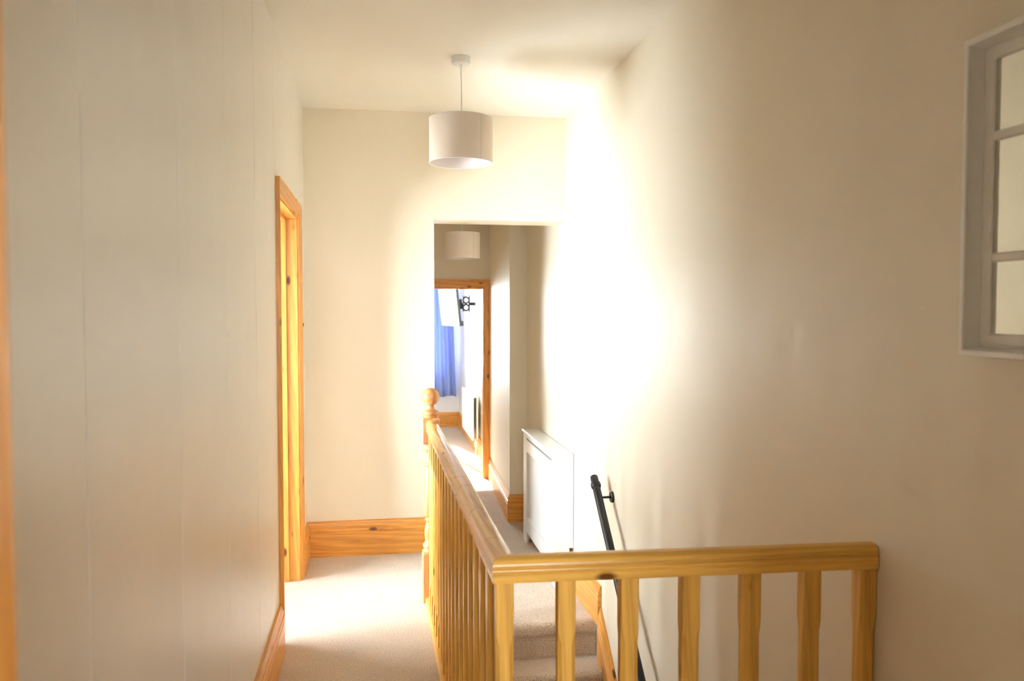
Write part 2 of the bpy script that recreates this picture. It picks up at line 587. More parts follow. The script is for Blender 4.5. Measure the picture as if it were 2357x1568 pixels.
# ceilings
struct('ceiling', MB().box((-0.551, 0.446, ZC), (XR + 0.12, YF + 0.25, ZC + 0.08)), M_ceil, 'off-white landing ceiling', 'ceiling')
struct('ceiling_corridor', MB().box((0.03, YF + 0.25, 2.45), (XR + 0.12, YB0, 2.53)), M_ceil, 'ceiling of the corridor behind the opening', 'ceiling')
struct('ceiling_bedroom', MB().box((-2.1, YB0, 2.45), (BXR + 0.12, YB1 + 0.2, 2.53)), M_ceil, 'ceiling of the far bedroom', 'ceiling')
struct('ceiling_study', MB().box((-1.8, -2.6, ZC), (1.8, 0.446, ZC + 0.08)), M_ceil, 'ceiling of the room behind the viewer', 'ceiling')

# ------------------------------------------------------------------ baseboards
BBP = [(0, 0), (0.022, 0), (0.022, 0.142), (0.0195, 0.145), (0.0195, 0.150), (0.0215, 0.153), (0.023, 0.160), (0.0215, 0.167),
       (0.017, 0.170), (0.017, 0.175), (0.0185, 0.181), (0.0165, 0.192), (0.012, 0.201), (0.0105, 0.207), (0.0105, 0.214), (0.0, 0.216)]


def baseboard(name, p0, p1, u0, u1, axis, label):
    mb = MB().sweep(BBP, p0, p1, u0, u1)
    return struct(name, mb, M_pine[axis], label, 'baseboard', True)


baseboard('baseboard_left', (XL, YN, 0), (XL, 3.574, 0), (1, 0, 0), (1, 0, 0), 'Y', 'orange pine baseboard along the papered left wall')
bl = baseboard('baseboard_left_short', (XL, 4.60, 0), (XL, YF, 0), (1, 0, 0), (1, -1, 0), 'Y', 'short pine baseboard between the left door frame and the corner')
baseboard('baseboard_far', (XL, YF, 0), (XO, YF, 0), (1, -1, 0), (0, -1, 0), 'X', 'tall orange pine baseboard on the landing end wall')
baseboard('baseboard_column', (1.035, YC, LOW), (XR, YC, LOW), (-1, -1, 0), (-1, -1, 0), 'X', 'short pine baseboard on the projecting corner beside the radiator cover')
cs = Vector((0.075, 1.68, 0)).normalized()
cn = Vector((-cs.y, cs.x, 0))
baseboard('baseboard_corridor', (1.035, YC, LOW), (1.108, YE - 0.022, LOW), (-1, -1, 0), tuple(cn), 'Y', 'sunlit pine baseboard running to the bedroom door')
baseboard('baseboard_right', (XR, YC, LOW), (XR, 4.085, LOW), (-1, -1, 0), (-1, 0, 0), 'Y', 'pine baseboard on the right wall ending at the top stair')
baseboard('baseboard_bedroom_far', (-2.0, YB1, LOW), (BXR, YB1, LOW), (0, -1, 0), (-1, -1, 0), 'X', 'pale pine baseboard below the blue curtain')
baseboard('baseboard_bedroom_right', (BXR, YB1, LOW), (BXR, YB0, LOW), (-1, -1, 0), (-1, 0, 0), 'Y', 'pine baseboard under the bedroom radiator')


# ------------------------------------------------------------------ door frames
def architrave_profile(wd):
    t = 0.020
    return [(0, 0), (wd, 0), (wd, t), (wd * 0.80, t), (wd * 0.76, t * 0.86), (wd * 0.70, t * 0.9), (wd * 0.35, t * 0.72), (wd * 0.18, t * 0.70), (wd * 0.12, t * 0.5), (0, t * 0.45)]


# left door (door_1): lining, stops and casing; inner edge of the casing 5 mm back on the lining
d1 = thing('door_1', (XL, 4.085, 0), 'pine door frame in the left wall with brightly lit lining', 'door frame', kind='structure')
jx0, jx1 = -0.555, XL
obj('jamb', MB().cbox((jx0, 4.52, 0), (jx1, 4.549, 2.0), 0.0015), M_pine['Z'], d1)
obj('jamb', MB().cbox((jx0, 3.631, 0), (jx1, 3.66, 2.0), 0.0015), M_pine['Z'], d1)
obj('head_lining', MB().cbox((jx0, 3.631, 2.0), (jx1, 4.549, 2.029), 0.0015), M_pine['Y'], d1)
obj('door_stop', MB().cbox((jx0 + 0.004, 4.506, 0), (-0.489, 4.52, 1.985), 0.0015), M_pine['Z'], d1)
obj('door_stop', MB().cbox((jx0 + 0.004, 3.66, 0), (-0.489, 3.674, 1.985), 0.0015), M_pine['Z'], d1)
obj('door_stop', MB().cbox((jx0 + 0.004, 3.66, 1.985), (-0.489, 4.52, 2.0), 0.0015), M_pine['Y'], d1)
W = 0.072
ap = architrave_profile(W)
u = Vector((1, 0, 0))
# profile (a = distance outward from opening, b = proud of the wall)
yi0, yi1, zi = 3.653, 4.527, 2.007


def arch(mb, p0, p1, out0, out1, proud):
    n = len(ap)
    vs = [Vector(p0) + Vector(out0) * a + Vector(proud) * b for a, b in ap] + [Vector(p1) + Vector(out1) * a + Vector(proud) * b for a, b in ap]
    fs = [tuple(range(n))[::-1], tuple(range(n, 2 * n))] + [(i, (i + 1) % n, n + (i + 1) % n, n + i) for i in range(n)]
    return mb.add(vs, fs)


obj('casing', arch(MB(), (XL, yi0, 0), (XL, yi0, zi), (0, -1, 0), (0, -1, 1), (1, 0, 0)), M_pine['Z'], d1)
obj('casing', arch(MB(), (XL, yi1, 0), (XL, yi1, zi), (0, 1, 0), (0, 1, 1), (1, 0, 0)), M_pine['Z'], d1)
obj('casing', arch(MB(), (XL, yi0, zi), (XL, yi1, zi), (0, -1, 1), (0, 1, 1), (1, 0, 0)), M_pine['Y'], d1)

# bedroom door (door_2)
d2 = thing('door_2', (0.64, YE, LOW), 'orange pine door frame at the end of the corridor', 'door frame', kind='structure')
xi0, xi1, zi2 = 0.236, 1.046, 1.719
obj('jamb', MB().cbox((xi1 - 0.005, YE - 0.002, LOW), (1.071, YB0 + 0.004, 1.715), 0.0015), M_pine['Z'], d2)
obj('jamb', MB().cbox((0.211, YE - 0.002, LOW), (xi0 + 0.005, YB0 + 0.004, 1.715), 0.0015), M_pine['Z'], d2)
obj('head_lining', MB().cbox((0.211, YE - 0.002, 1.714), (1.071, YB0 + 0.004, 1.744), 0.0015), M_pine['X'], d2)
W = 0.066
ap = architrave_profile(W)
obj('casing', arch(MB(), (xi1, YE, LOW), (xi1, YE, zi2), (0.97, 0, 0), (0.97, 0, 1.35), (0, -1, 0)), M_pine['Z'], d2)
obj('casing', arch(MB(), (xi0, YE, LOW), (xi0, YE, zi2), (-1, 0, 0), (-1, 0, 1.35), (0, -1, 0)), M_pine['Z'], d2)
obj('casing', arch(MB(), (xi0, YE, zi2), (xi1, YE, zi2), (-1, 0, 1.35), (0.97, 0, 1.35), (0, -1, 0)), M_pine['X'], d2)

# doorway nearest the viewer (door_3)
d3 = thing('door_3', (0.16, YN, 0), 'knotty pine door jamb, out of focus at the left picture edge', 'door frame', kind='structure')
obj('jamb', MB().cbox((JX0 - 0.029, YN - 0.135, 0), (JX0, YN + 0.0, 2.0), 0.003), M_pine['Z'], d3)
obj('jamb', MB().cbox((JX1, YN - 0.135, 0), (JX1 + 0.029, YN, 2.0), 0.003), M_pine['Z'], d3)
obj('head_lining', MB().cbox((JX0 - 0.029, YN - 0.135, 2.0), (JX1 + 0.029, YN, 2.029), 0.003), M_pine['X'], d3)


# ------------------------------------------------------------------ windows
def window(name, axis, plane, a0, a1, z0, z1, label):
    """white framed window with one mullion; axis = wall normal axis"""
    mid = (a0 + a1) / 2
    loc = (plane, mid, z0) if axis == 'X' else (mid, plane, z0)
    t = thing(name, loc, label, 'window', kind='structure')

    def bx(u0, u1, w0, w1, d0, d1):
        return ((plane + d0, u0, w0), (plane + d1, u1, w1)) if axis == 'X' else ((u0, plane + d0, w0), (u1, plane + d1, w1))
    e = 0.001
    fr = 0.05
    for (u0, u1, w0, w1) in ((a0 + e, a0 + fr, z0 + e, z1 - e), (a1 - fr, a1 - e, z0 + e, z1 - e), (a0 + fr, a1 - fr, z0 + e, z0 + fr), (a0 + fr, a1 - fr, z1 - fr, z1 - e)):
        obj('window_frame', MB().cbox(*bx(u0, u1, w0, w1, -0.035, 0.035), 0.004), M_white, t)
    obj('mullion', MB().cbox(*bx(mid - 0.025, mid + 0.025, z0 + fr, z1 - fr, -0.03, 0.03), 0.004), M_white, t)
    for u0, u1 in ((a0 + fr, mid - 0.025), (mid + 0.025, a1 - fr)):
        obj('pane', MB().box(*bx(u0, u1, z0 + fr, z1 - fr, -0.003, 0.003)), M_glass, t)
    return t


window('window_1', 'X', -1.61, BWY0, BWYA, BWZ0, BWZ1, 'white framed window of the side room, nearer the viewer')
window('window_4', 'X', -1.61, BWYB, BWY1, BWZ0, BWZ1, 'white framed window of the side room facing the left doorway')
window('window_2', 'Y', 11.69, WX0, WX1, WZ0, WZ1, 'bright bedroom window beside the blue curtain')
window('fill_window_3', 'Y', -2.55, SWX0, SWX1, SWZ0, SWZ1, 'unseen window behind the viewer, added for fill light')  # added opening for the fill lamp behind the viewer

# ------------------------------------------------------------------ stairs
RISE, GO = 0.195, 0.205
st = thing('staircase', ((WELL + XR) / 2, 3.0, -2.75), 'steep carpeted staircase going down from the corridor behind the railing', 'stairs')
for i in range(12):
    yb = YNOSE + 0.012 - i * GO           # riser face
    zt = LOW - (i + 1) * RISE             # tread level
    yn = yb - GO - 0.012
    r = 0.028
    prof = [(yb + 0.02, zt - 0.05), (yb + 0.02, LOW - i * RISE - 0.045), (yb, LOW - i * RISE - 0.045), (yb, zt)]
    for k in range(7):
        t = math.pi / 2 * (1 - k / 6)
        prof.append((yn + r - r * math.cos(t), zt - r + r * math.sin(t)))
    prof += [(yn, zt - 0.045), (yn + 0.02, zt - 0.05)]
    obj('carpeted_step', MB().sweep(prof, (WELL, 0, 0), (XR - 0.002, 0, 0), (0, 1, 0), (0, 1, 0)), M_carpet, st, True)
# wall string with moulded top on the right wall
ang = math.atan2(RISE, GO)
dirv = Vector((0, -math.cos(ang), -math.sin(ang)))
upv = Vector((0, -math.sin(ang), math.cos(ang)))
sp = [(0, -0.20), (0.024, -0.20), (0.024, 0.0), (0.0215, 0.003), (0.0215, 0.008), (0.0235, 0.011), (0.025, 0.018), (0.0235, 0.025), (0.019, 0.028),
      (0.019, 0.034), (0.0205, 0.04), (0.018, 0.05), (0.013, 0.06), (0.0115, 0.066), (0.0115, 0.073), (0, 0.075)]
mb = MB()
p0 = Vector((XR - 0.0015, 4.085, LOW + 0.0))
# cut the upper end vertically: shift each profile point along the slope so that y = 4.085
n = len(sp)
vs = []
for a, b in sp:
    q = p0 + Vector((-a, 0, 0)) + upv * b
    q += dirv * ((q.y - 4.083) / math.cos(ang))
    vs.append(q)
vs2 = [q + dirv * 3.45 for q in vs]
mb.add(vs + vs2, [tuple(range(n))[::-1], tuple(range(n, 2 * n))] + [(i, (i + 1) % n, n + (i + 1) % n, n + i) for i in range(n)])
obj('wall_string', mb, M_string, st, True)
obj('inner_string', MB().add([(WELL - 0.0005, 4.2, -0.2), (WELL - 0.0005, 1.7, -2.6), (WELL - 0.0005, 1.7, -2.75), (WELL - 0.0005, 4.2, -0.5),
                              (WELL + 0.012, 4.2, -0.2), (WELL + 0.012, 1.7, -2.6), (WELL + 0.012, 1.7, -2.75), (WELL + 0.012, 4.2, -0.5)],
                             [(0, 1, 2, 3), (4, 7, 6, 5), (0, 4, 5, 1), (1, 5, 6, 2), (2, 6, 7, 3), (3, 7, 4, 0)]), M_pine['Y'], st)

# ------------------------------------------------------------------ balustrade
NX, NY = 0.266, 4.105
bal = thing('balustrade', (0.279, 1.78, 0), 'golden pine stair railing with a ball-topped newel, L-shaped around the stairwell', 'railing')
ZR = 0.885
hw = 0.029
HP = [(-hw * 0.92, 0.0), (hw * 0.92, 0.0), (hw * 0.97, 0.004), (hw * 0.97, 0.0175), (hw * 0.90, 0.0195), (hw * 0.90, 0.0215), (hw * 1.0, 0.0235), (hw * 1.03, 0.0275), (hw * 0.98, 0.031),
      (hw * 0.90, 0.033), (hw * 0.90, 0.035), (hw * 0.985, 0.037), (hw * 0.98, 0.0415), (hw * 0.90, 0.0465), (hw * 0.76, 0.051), (hw * 0.55, 0.0545), (hw * 0.28, 0.0565),
      (0, 0.057)]
HP += [(-a, b) for a, b in HP[-2:1:-1]]
corner = Vector((0.279, 1.783, ZR))
endr = Vector((XR - 0.001, 1.737, ZR))
newel_end = Vector((0.268, 4.062, ZR))
dl = (newel_end - corner).normalized()
dsr = (endr - corner).normalized()
ul = Vector((dl.y, -dl.x, 0))          # right-hand side of the long rail seen from above
us = Vector((dsr.y, -dsr.x, 0))
mit = (dl + dsr).normalized()
mit_l = -mit / abs((-mit).dot(ul)) if True else mit
# mitre vectors: across vector at the corner for each rail
m_long = mit * (1.0 / mit.dot(ul))
m_short = mit * (1.0 / mit.dot(us))
obj('handrail', MB().sweep(HP, newel_end, corner, ul, m_long), M_oldrail, bal, True)
obj('handrail', MB().sweep(HP, corner, endr, m_short, us), M_rail['X'], bal, True)
BRP = [(-0.034, 0.0), (0.034, 0.0), (0.034, 0.018), (0.026, 0.030), (-0.026, 0.030), (-0.034, 0.018)]
gz = Vector((0, 0, -ZR))
obj('base_rail', MB().sweep(BRP, newel_end + gz, corner + gz, ul, m_long), M_rail['Y'], bal)
obj('base_rail', MB().sweep(BRP, corner + gz, endr + gz, m_short, us), M_rail['X'], bal)
# one baluster: square ends, stop-chamfered middle
bs = 0.0205
mb = MB()
rings = [(0.028, 0.0015), (0.115, 0.0015), (0.145, 0.009), (0.735, 0.009), (0.765, 0.0015), (ZR + 0.003, 0.0015)]
vs, fs = [], []
for z, c in rings:
    vs += [(bs, -bs + c, z), (bs, bs - c, z), (bs - c, bs, z), (-bs + c, bs, z), (-bs, bs - c, z), (-bs, -bs + c, z), (-bs + c, -bs, z), (bs - c, -bs, z)]
for i in range(len(rings) - 1):
    for k in range(8):
        k2 = (k + 1) % 8
        fs.append((i * 8 + k, i * 8 + k2, (i + 1) * 8 + k2, (i + 1) * 8 + k))
fs += [tuple(range(8))[::-1], tuple(range(len(rings) * 8 - 8, len(rings) * 8))]
mb.add(vs, fs)
xs_near = [0.281, 0.4235, 0.571, 0.7175, 0.8655, 1.0145, 1.153]
spots = []
for x in xs_near:
    t = (x - corner.x) / (endr.x - corner.x)
    spots.append((corner + (endr - corner) * t, math.atan2(dsr.y, dsr.x)))
nb = 17
for k in range(1, nb + 1):
    t = k / (nb + 0.75)
    spots.append((corner + (newel_end - corner) * t, math.atan2(-dl.x, dl.y)))
b0 = None
for p, a in spots:
    if b0 is None:
        b0 = obj('baluster', mb, M_rail['Z'], bal, at=(p.x, p.y, 0))
        o = b0
    else:
        o = b0.copy()
        COL.objects.link(o)
        o.location = Vector((p.x, p.y, 0)) - WLOC[bal.name]
    o.rotation_euler.z = a
# newel post
nw = 0.045
c = 0.006


def block(z0, z1, c):
    pts = [(nw, -nw + c), (nw, nw - c), (nw - c, nw), (-nw + c, nw), (-nw, nw - c), (-nw, -nw + c), (-nw + c, -nw), (nw - c, -nw)]
    b = MB()
    rr = [(z0, 0.97), (z0 + 0.008, 1.0), (z1 - 0.008, 1.0), (z1, 0.9)]
    vs, fs = [], []
    for z, s in rr:
        vs += [(NX + x * s, NY + y * s, z) for x, y in pts]
    for i in range(3):
        for k in range(8):
            fs.append((i * 8 + k, i * 8 + (k + 1) % 8, (i + 1) * 8 + (k + 1) % 8, (i + 1) * 8 + k))
    fs += [tuple(range(8))[::-1], tuple(range(24, 32))]
    return b.add(vs, fs)


newel = obj('newel_post', block(-0.19, 0.258, 0.004), M_newel, bal, False)
newel['label'] = 'reddish turned newel post'
obj('newel_shaft', MB().lathe([(0.041, 0.256), (0.043, 0.262), (0.040, 0.268), (0.036, 0.271), (0.034, 0.275), (0.041, 0.280), (0.043, 0.287), (0.041, 0.295),
                               (0.035, 0.302), (0.030, 0.312), (0.032, 0.330), (0.034, 0.350), (0.033, 0.370), (0.029, 0.392), (0.024, 0.408), (0.025, 0.414), (0.031, 0.419),
                               (0.032, 0.424), (0.028, 0.430), (0.027, 0.434), (0.034, 0.441), (0.0385, 0.456), (0.040, 0.475), (0.0395, 0.50), (0.037, 0.55), (0.034, 0.60),
                               (0.031, 0.65), (0.0285, 0.695), (0.0285, 0.698), (0.034, 0.702), (0.036, 0.709), (0.034, 0.717), (0.028, 0.721), (0.026, 0.73),
                               (0.0255, 0.76), (0.027, 0.774), (0.031, 0.777), (0.038, 0.783), (0.042, 0.792), (0.042, 0.800), (0.039, 0.804), (0.039, 0.809), (0.042, 0.813), (0.040, 0.82)],
                              (NX, NY, 0), 40), M_newel, newel, True)
obj('newel_block', block(0.818, 0.952, 0.004), M_newel, newel)
obj('newel_collar', MB().lathe([(0.040, 0.949), (0.043, 0.953), (0.043, 0.959), (0.040, 0.962), (0.037, 0.964), (0.041, 0.968), (0.043, 0.975), (0.041, 0.982), (0.034, 0.987), (0.026, 0.990), (0.020, 0.998), (0.018, 1.006), (0.019, 1.014)],
                               (NX, NY, 0), 40), M_newel, newel, True)
bp = []
for k in range(1, 24):
    t = math.pi * k / 24
    bp.append((0.0465 * math.sin(t), 1.057 - 0.0465 * math.cos(t)))
obj('ball_finial', MB().lathe(bp, (NX, NY, 0), 40), M_newel, newel, True)


# ------------------------------------------------------------------ pendant lamps
def pendant(x, y, zt, zb, rad, zceil, label, group):
    t = thing('pendant_lamp', (x, y, zceil), label, 'lamp', group)
    obj('ceiling_rose', MB().lathe([(0.0, -0.034), (0.040, -0.034), (0.044, -0.031), (0.045, -0.004), (0.046, 0.0)], (x, y, zceil), 36), M_cord, t, True)
    obj('cord_grip', MB().lathe([(0.003, -0.05), (0.006, -0.048), (0.008, -0.040), (0.008, -0.033)], (x, y, zceil), 16), M_cord, t, True)
    pts = []
    for k in range(9):
        s = k / 8
        pts.append((x + 0.003 * math.sin(s * 3.1), y, zceil - 0.045 + (zt - 0.055 - zceil + 0.045) * s))
    obj('cord', MB().tube(pts, 0.0035, 10), M_cord, t, True)
    seg = 64
    prof_o = [(rad, zb), (rad + 0.0008, zb + 0.004), (rad, zb + 0.006), (rad, zt - 0.006), (rad + 0.0008, zt - 0.004), (rad, zt)]
    sh = obj('lamp_shade', MB().lathe(prof_o, (x, y, 0), seg, False), M_shade, t, True)
    obj('shade_lining', MB().lathe([(rad - 0.002, zb), (rad - 0.002, zt)], (x, y, 0), seg, False), M_shade_in, sh, True)
    for z in (zb, zt):
        ring = [(x + (rad - 0.001) * math.cos(2 * math.pi * k / 48), y + (rad - 0.001) * math.sin(2 * math.pi * k / 48), z) for k in range(49)]
        obj('rim_wire', MB().tube(ring, 0.0022, 8), M_shade_in, sh, True)
    a = -0.98
    sx, sy = x + (rad + 0.0006) * math.cos(a), y + (rad + 0.0006) * math.sin(a)
    tx, ty = -math.sin(a), math.cos(a)
    obj('seam', MB().add([(sx + tx * d + math.cos(a) * e, sy + ty * d + math.sin(a) * e, z) for z in (zb + 0.005, zt - 0.005) for d, e in ((-0.006, -0.001), (-0.005, 0.0008), (0.005, 0.0008), (0.006, -0.001))],
                         [(0, 1, 5, 4), (1, 2, 6, 5), (2, 3, 7, 6)]), M_shade, sh)
    sp_ = MB()
    for k in range(3):
        b_ = 2 * math.pi * k / 3 + 0.4
        sp_.tube([(x + 0.02 * math.cos(b_), y + 0.02 * math.sin(b_), zt - 0.03), (x + (rad - 0.002) * math.cos(b_), y + (rad - 0.002) * math.sin(b_), zt - 0.004)], 0.0018, 8)
    obj('shade_spider', sp_, M_cord, sh)
    lh = obj('lamp_holder', MB().lathe([(0.010, zt - 0.03), (0.018, zt - 0.032), (0.021, zt - 0.04), (0.021, zt - 0.058), (0.017, zt - 0.06), (0.017, zt - 0.085), (0.0, zt - 0.086)], (x, y, 0), 24), M_cord, t, True)
    obj('holder_top', MB().lathe([(0.004, zt - 0.058 + 0.04), (0.010, zt - 0.024), (0.011, zt - 0.03)], (x, y, 0), 16), M_cord, lh, True)
    bpf = []
    for k in range(0, 13):
        q = math.pi * k / 14
        bpf.append((max(0.0005, 0.024 * math.sin(q + 0.1)), zt - 0.14 - 0.024 * math.cos(q)))
    bpf += [(0.013, zt - 0.085)]
    obj('bulb', MB().lathe(bpf, (x, y, 0), 24), M_bulb, t, True)
    return t


pendant(0.40, 3.855, 2.416, 2.208, 0.152, ZC, 'large cream drum pendant lamp hanging from the landing ceiling', None)
pendant(0.604, 5.75, 2.056, 1.874, 0.128, 2.45, 'smaller-looking cream drum pendant seen through the corridor opening above the bedroom door', None)

# ------------------------------------------------------------------ radiator cover
cx0, cx1 = 1.055, 1.170
cy0, cy1 = 4.705, 5.765
ct = 0.628
rc = thing('radiator_cover', (1.11, 5.235, LOW), 'white radiator cover with perforated grille against the right wall', 'radiator cover')
th = 0.018
obj('top_shelf', MB().cbox((cx0 - 0.012, cy0 - 0.012, ct - 0.018), (cx1, cy1 + 0.012, ct), 0.003), M_white, rc)
# sides with the notch for the baseboard
for y0 in (cy0, cy1 - th):
    pr = [(cx0 + 0.018, LOW), (1.146, LOW), (1.146, 0.05), (cx1, 0.05), (cx1, ct - 0.018), (cx0 + 0.018, ct - 0.018)]
    n = len(pr)
    vs = [(a, y0, b) for a, b in pr] + [(a, y0 + th, b) for a, b in pr]
    fs = [tuple(range(n)), tuple(range(n, 2 * n))[::-1]] + [(i, (i + 1) % n, n + (i + 1) % n, n + i) for i in range(n)]
    obj('side_panel', MB().add(vs, fs), M_white, rc)
gy0, gy1, gz0, gz1 = 4.80, 5.645, 0.005, 0.480
fx0, fx1 = cx0, cx0 + 0.018
# front frame: stiles reach the floor as feet; rails between
slot0, slot1 = 0.568, 0.582
obj('front_stile', MB().cbox((fx0, cy0, LOW), (fx1, gy0, ct - 0.018), 0.0012), M_white, rc)
obj('front_stile', MB().cbox((fx0, gy1, LOW), (fx1, cy1, ct - 0.018), 0.0012), M_white, rc)
obj('front_rail', MB().box((fx0, gy0, gz1), (fx1, gy1, slot0)), M_white, rc)
obj('front_rail', MB().box((fx0, gy0, slot1), (fx1, gy1, ct - 0.018)), M_white, rc)
obj('front_rail', MB().box((fx0, gy0, -0.105), (fx1, gy1, gz0)), M_white, rc)
# perforated grille: a lattice of diagonal strips
mb = MB()
gx = fx1 - 0.008
step = 0.024
hh, ww = gz1 - gz0, gy1 - gy0
wd = 0.0042


def clip_line(c0, sgn):
    # line z = gz0 + sgn*(y-gy0) + c0, clipped to the grille rectangle
    pts = []
    for y in (gy0, gy1):
        z = gz0 + sgn * (y - gy0) + c0
        if gz0 <= z <= gz1:
            pts.append((y, z))
    for z in (gz0, gz1):
        y = gy0 + (z - gz0 - c0) / sgn
        if gy0 < y < gy1:
            pts.append((y, z))
    return pts[:2] if len(pts) >= 2 else None


k = -ww
while k < hh + ww:
    for sgn, dx in ((1, 0.0), (-1, 0.0014)):
        c0 = k if sgn == 1 else k
        q = clip_line(c0, sgn)
        if q:
            (ya, za), (yb, zb) = q
            L = math.hypot(yb - ya, zb - za)
            if L > 0.01:
                ny, nz = -(zb - za) / L * wd, (yb - ya) / L * wd
                x_ = gx + dx
                vs = [(x_, ya - ny, za - nz), (x_, yb - ny, zb - nz), (x_, yb + ny, zb + nz), (x_, ya + ny, za + nz)]
                vs += [(x_ + 0.0014, a_, b_) for _, a_, b_ in vs]
                mb.add(vs, [(0, 1, 2, 3), (7, 6, 5, 4), (0, 4, 5, 1), (1, 5, 6, 2), (2, 6, 7, 3), (3, 7, 4, 0)])
    k += step
g = obj('grille', mb, M_white, rc)
g['kind'] = 'stuff'
g['label'] = 'white perforated grille panel'

# ------------------------------------------------------------------ black stair handrail on the right wall
px = 1.100
a0 = Vector((px, 3.985, 0.640))
sl = math.atan2(0.703, 0.745)
dv = Vector((0, -math.cos(sl), -math.sin(sl)))
hr = thing('wall_handrail', (XR, 3.985, 0.54), 'black tubular handrail sloping down the right wall', 'handrail')
obj('rail_tube', MB().tube([a0 + dv * 0.03, a0 + dv * 3.2], 0.0205, 28), M_black, hr, True)
obj('end_cap', MB().tube([a0, a0 + dv * 0.004, a0 + dv * 0.036], [0.0185, 0.0205, 0.0205], 28), M_black, hr, True)
obj('collar', MB().tube([a0 + dv * 0.036, a0 + dv * 0.042, a0 + dv * 0.054, a0 + dv * 0.066, a0 + dv * 0.072], [0.0205, 0.0250, 0.0265, 0.0250, 0.0205], 28), M_black, hr, True)
for s_ in (0.128, 1.5, 2.9):
    q = a0 + dv * s_
    br = obj('bracket', MB().tube([q + Vector((0.0, 0, 0)), (XR - 0.008, q.y, q.z)], 0.006, 14), M_black, hr, True)
    obj('wall_rose', MB().tube([(XR - 0.012, q.y, q.z), (XR - 0.010, q.y, q.z), (XR, q.y, q.z)], [0.026, 0.0285, 0.029], 28), M_black, br, True)

# ------------------------------------------------------------------ mirror on the right wall
my1 = 1.392
side = 0.604
my0 = my1 - side
mz0 = 1.412
mz1 = mz0 + side
fx = 1.115
mi = thing('wall_mirror', (XR, (my0 + my1) / 2, mz0), 'white window-style mirror with deep frame cut off by the right picture edge', 'mirror')


def frame_side(mb, pr):
    """four mitred members from profile (inset from outer edge, x)"""
    n = len(pr)
    cs_ = [((my0, mz0), (1, 1)), ((my1, mz0), (-1, 1)), ((my1, mz1), (-1, -1)), ((my0, mz1), (1, -1))]
    out = []
    for k in range(4):
        (ya, za), (ia, ja) = cs_[k]
        (yb, zb), (ib, jb) = cs_[(k + 1) % 4]
        m_ = MB()
        vs = [(x, ya + ia * d, za + ja * d) for d, x in pr] + [(x, yb + ib * d, zb + jb * d) for d, x in pr]
        fs = [tuple(range(n)), tuple(range(n, 2 * n))[::-1]] + [(i, (i + 1) % n, n + (i + 1) % n, n + i) for i in range(n)]
        out.append(m_.add(vs, fs))
    return out


for m_ in frame_side(None, [(0.0, XR), (0.0, fx + 0.002), (0.002, fx), (0.011, fx), (0.013, fx + 0.002), (0.018, 1.150), (0.018, XR)]):
    obj('outer_frame', m_, M_mframe, mi)
for m_ in frame_side(None, [(0.018, 1.168), (0.018, 1.148), (0.024, 1.146), (0.041, 1.146), (0.044, 1.149), (0.044, 1.168)]):
    obj('inner_frame', m_, M_mframe, mi)
iy0, iy1, iz0, iz1 = my0 + 0.044, my1 - 0.044, mz0 + 0.044, mz1 - 0.044
span = iy1 - iy0
cuts = [0.135, 0.135 + 0.018, span - 0.135 - 0.018, span - 0.135]
for kk in (0, 2):
    obj('glazing_bar', MB().cbox((1.146, iy0, iz0 + cuts[kk]), (1.167, iy1, iz0 + cuts[kk + 1]), 0.003), M_mframe, mi)
    obj('glazing_bar', MB().cbox((1.1465, iy0 + cuts[kk], iz0), (1.1665, iy0 + cuts[kk + 1], iz1), 0.003), M_mframe, mi)
ed = [(0.0, cuts[0]), (cuts[1], cuts[2]), (cuts[3], span)]
for a_, b_ in ed:
    for c_, d_ in ed:
        obj('mirror_pane', MB().box((1.152, iy0 + a_, iz0 + c_), (1.158, iy0 + b_, iz0 + d_)), M_mirror, mi)

# ------------------------------------------------------------------ light switch
sw = thing('light_switch', (XL, 4.69, 1.41), 'small white light switch between the left door frame and the corner', 'switch')
obj('plate', MB().cbox((XL, 4.647, 1.367), (XL + 0.009, 4.733, 1.453), 0.003), M_cord, sw)
obj('rocker', MB().add([(XL + 0.008, 4.68, 1.395), (XL + 0.008, 4.70, 1.395), (XL + 0.008, 4.70, 1.427), (XL + 0.008, 4.68, 1.427),
                        (XL + 0.010, 4.68, 1.395), (XL + 0.010, 4.70, 1.395), (XL + 0.017, 4.70, 1.427), (XL + 0.017, 4.68, 1.427)],
                       [(0, 3, 2, 1), (4, 5, 6, 7), (0, 1, 5, 4), (1, 2, 6, 5), (2, 3, 7, 6), (3, 0, 4, 7)]), M_rocker_shadow, sw)['label'] = 'rocker painted dark for its shadow'

# ------------------------------------------------------------------ carpet threshold bar
ts = obj('threshold_bar', MB().sweep([(-0.018, 0), (0.018, 0), (0.014, 0.004), (0.0, 0.006), (-0.014, 0.004)], (0.242, 7.985, LOW), (1.04, 7.985, LOW), (0, 1, 0), (0, 1, 0)), M_brass)
tag(ts, 'thin metal carpet strip across the bedroom doorway', 'threshold')

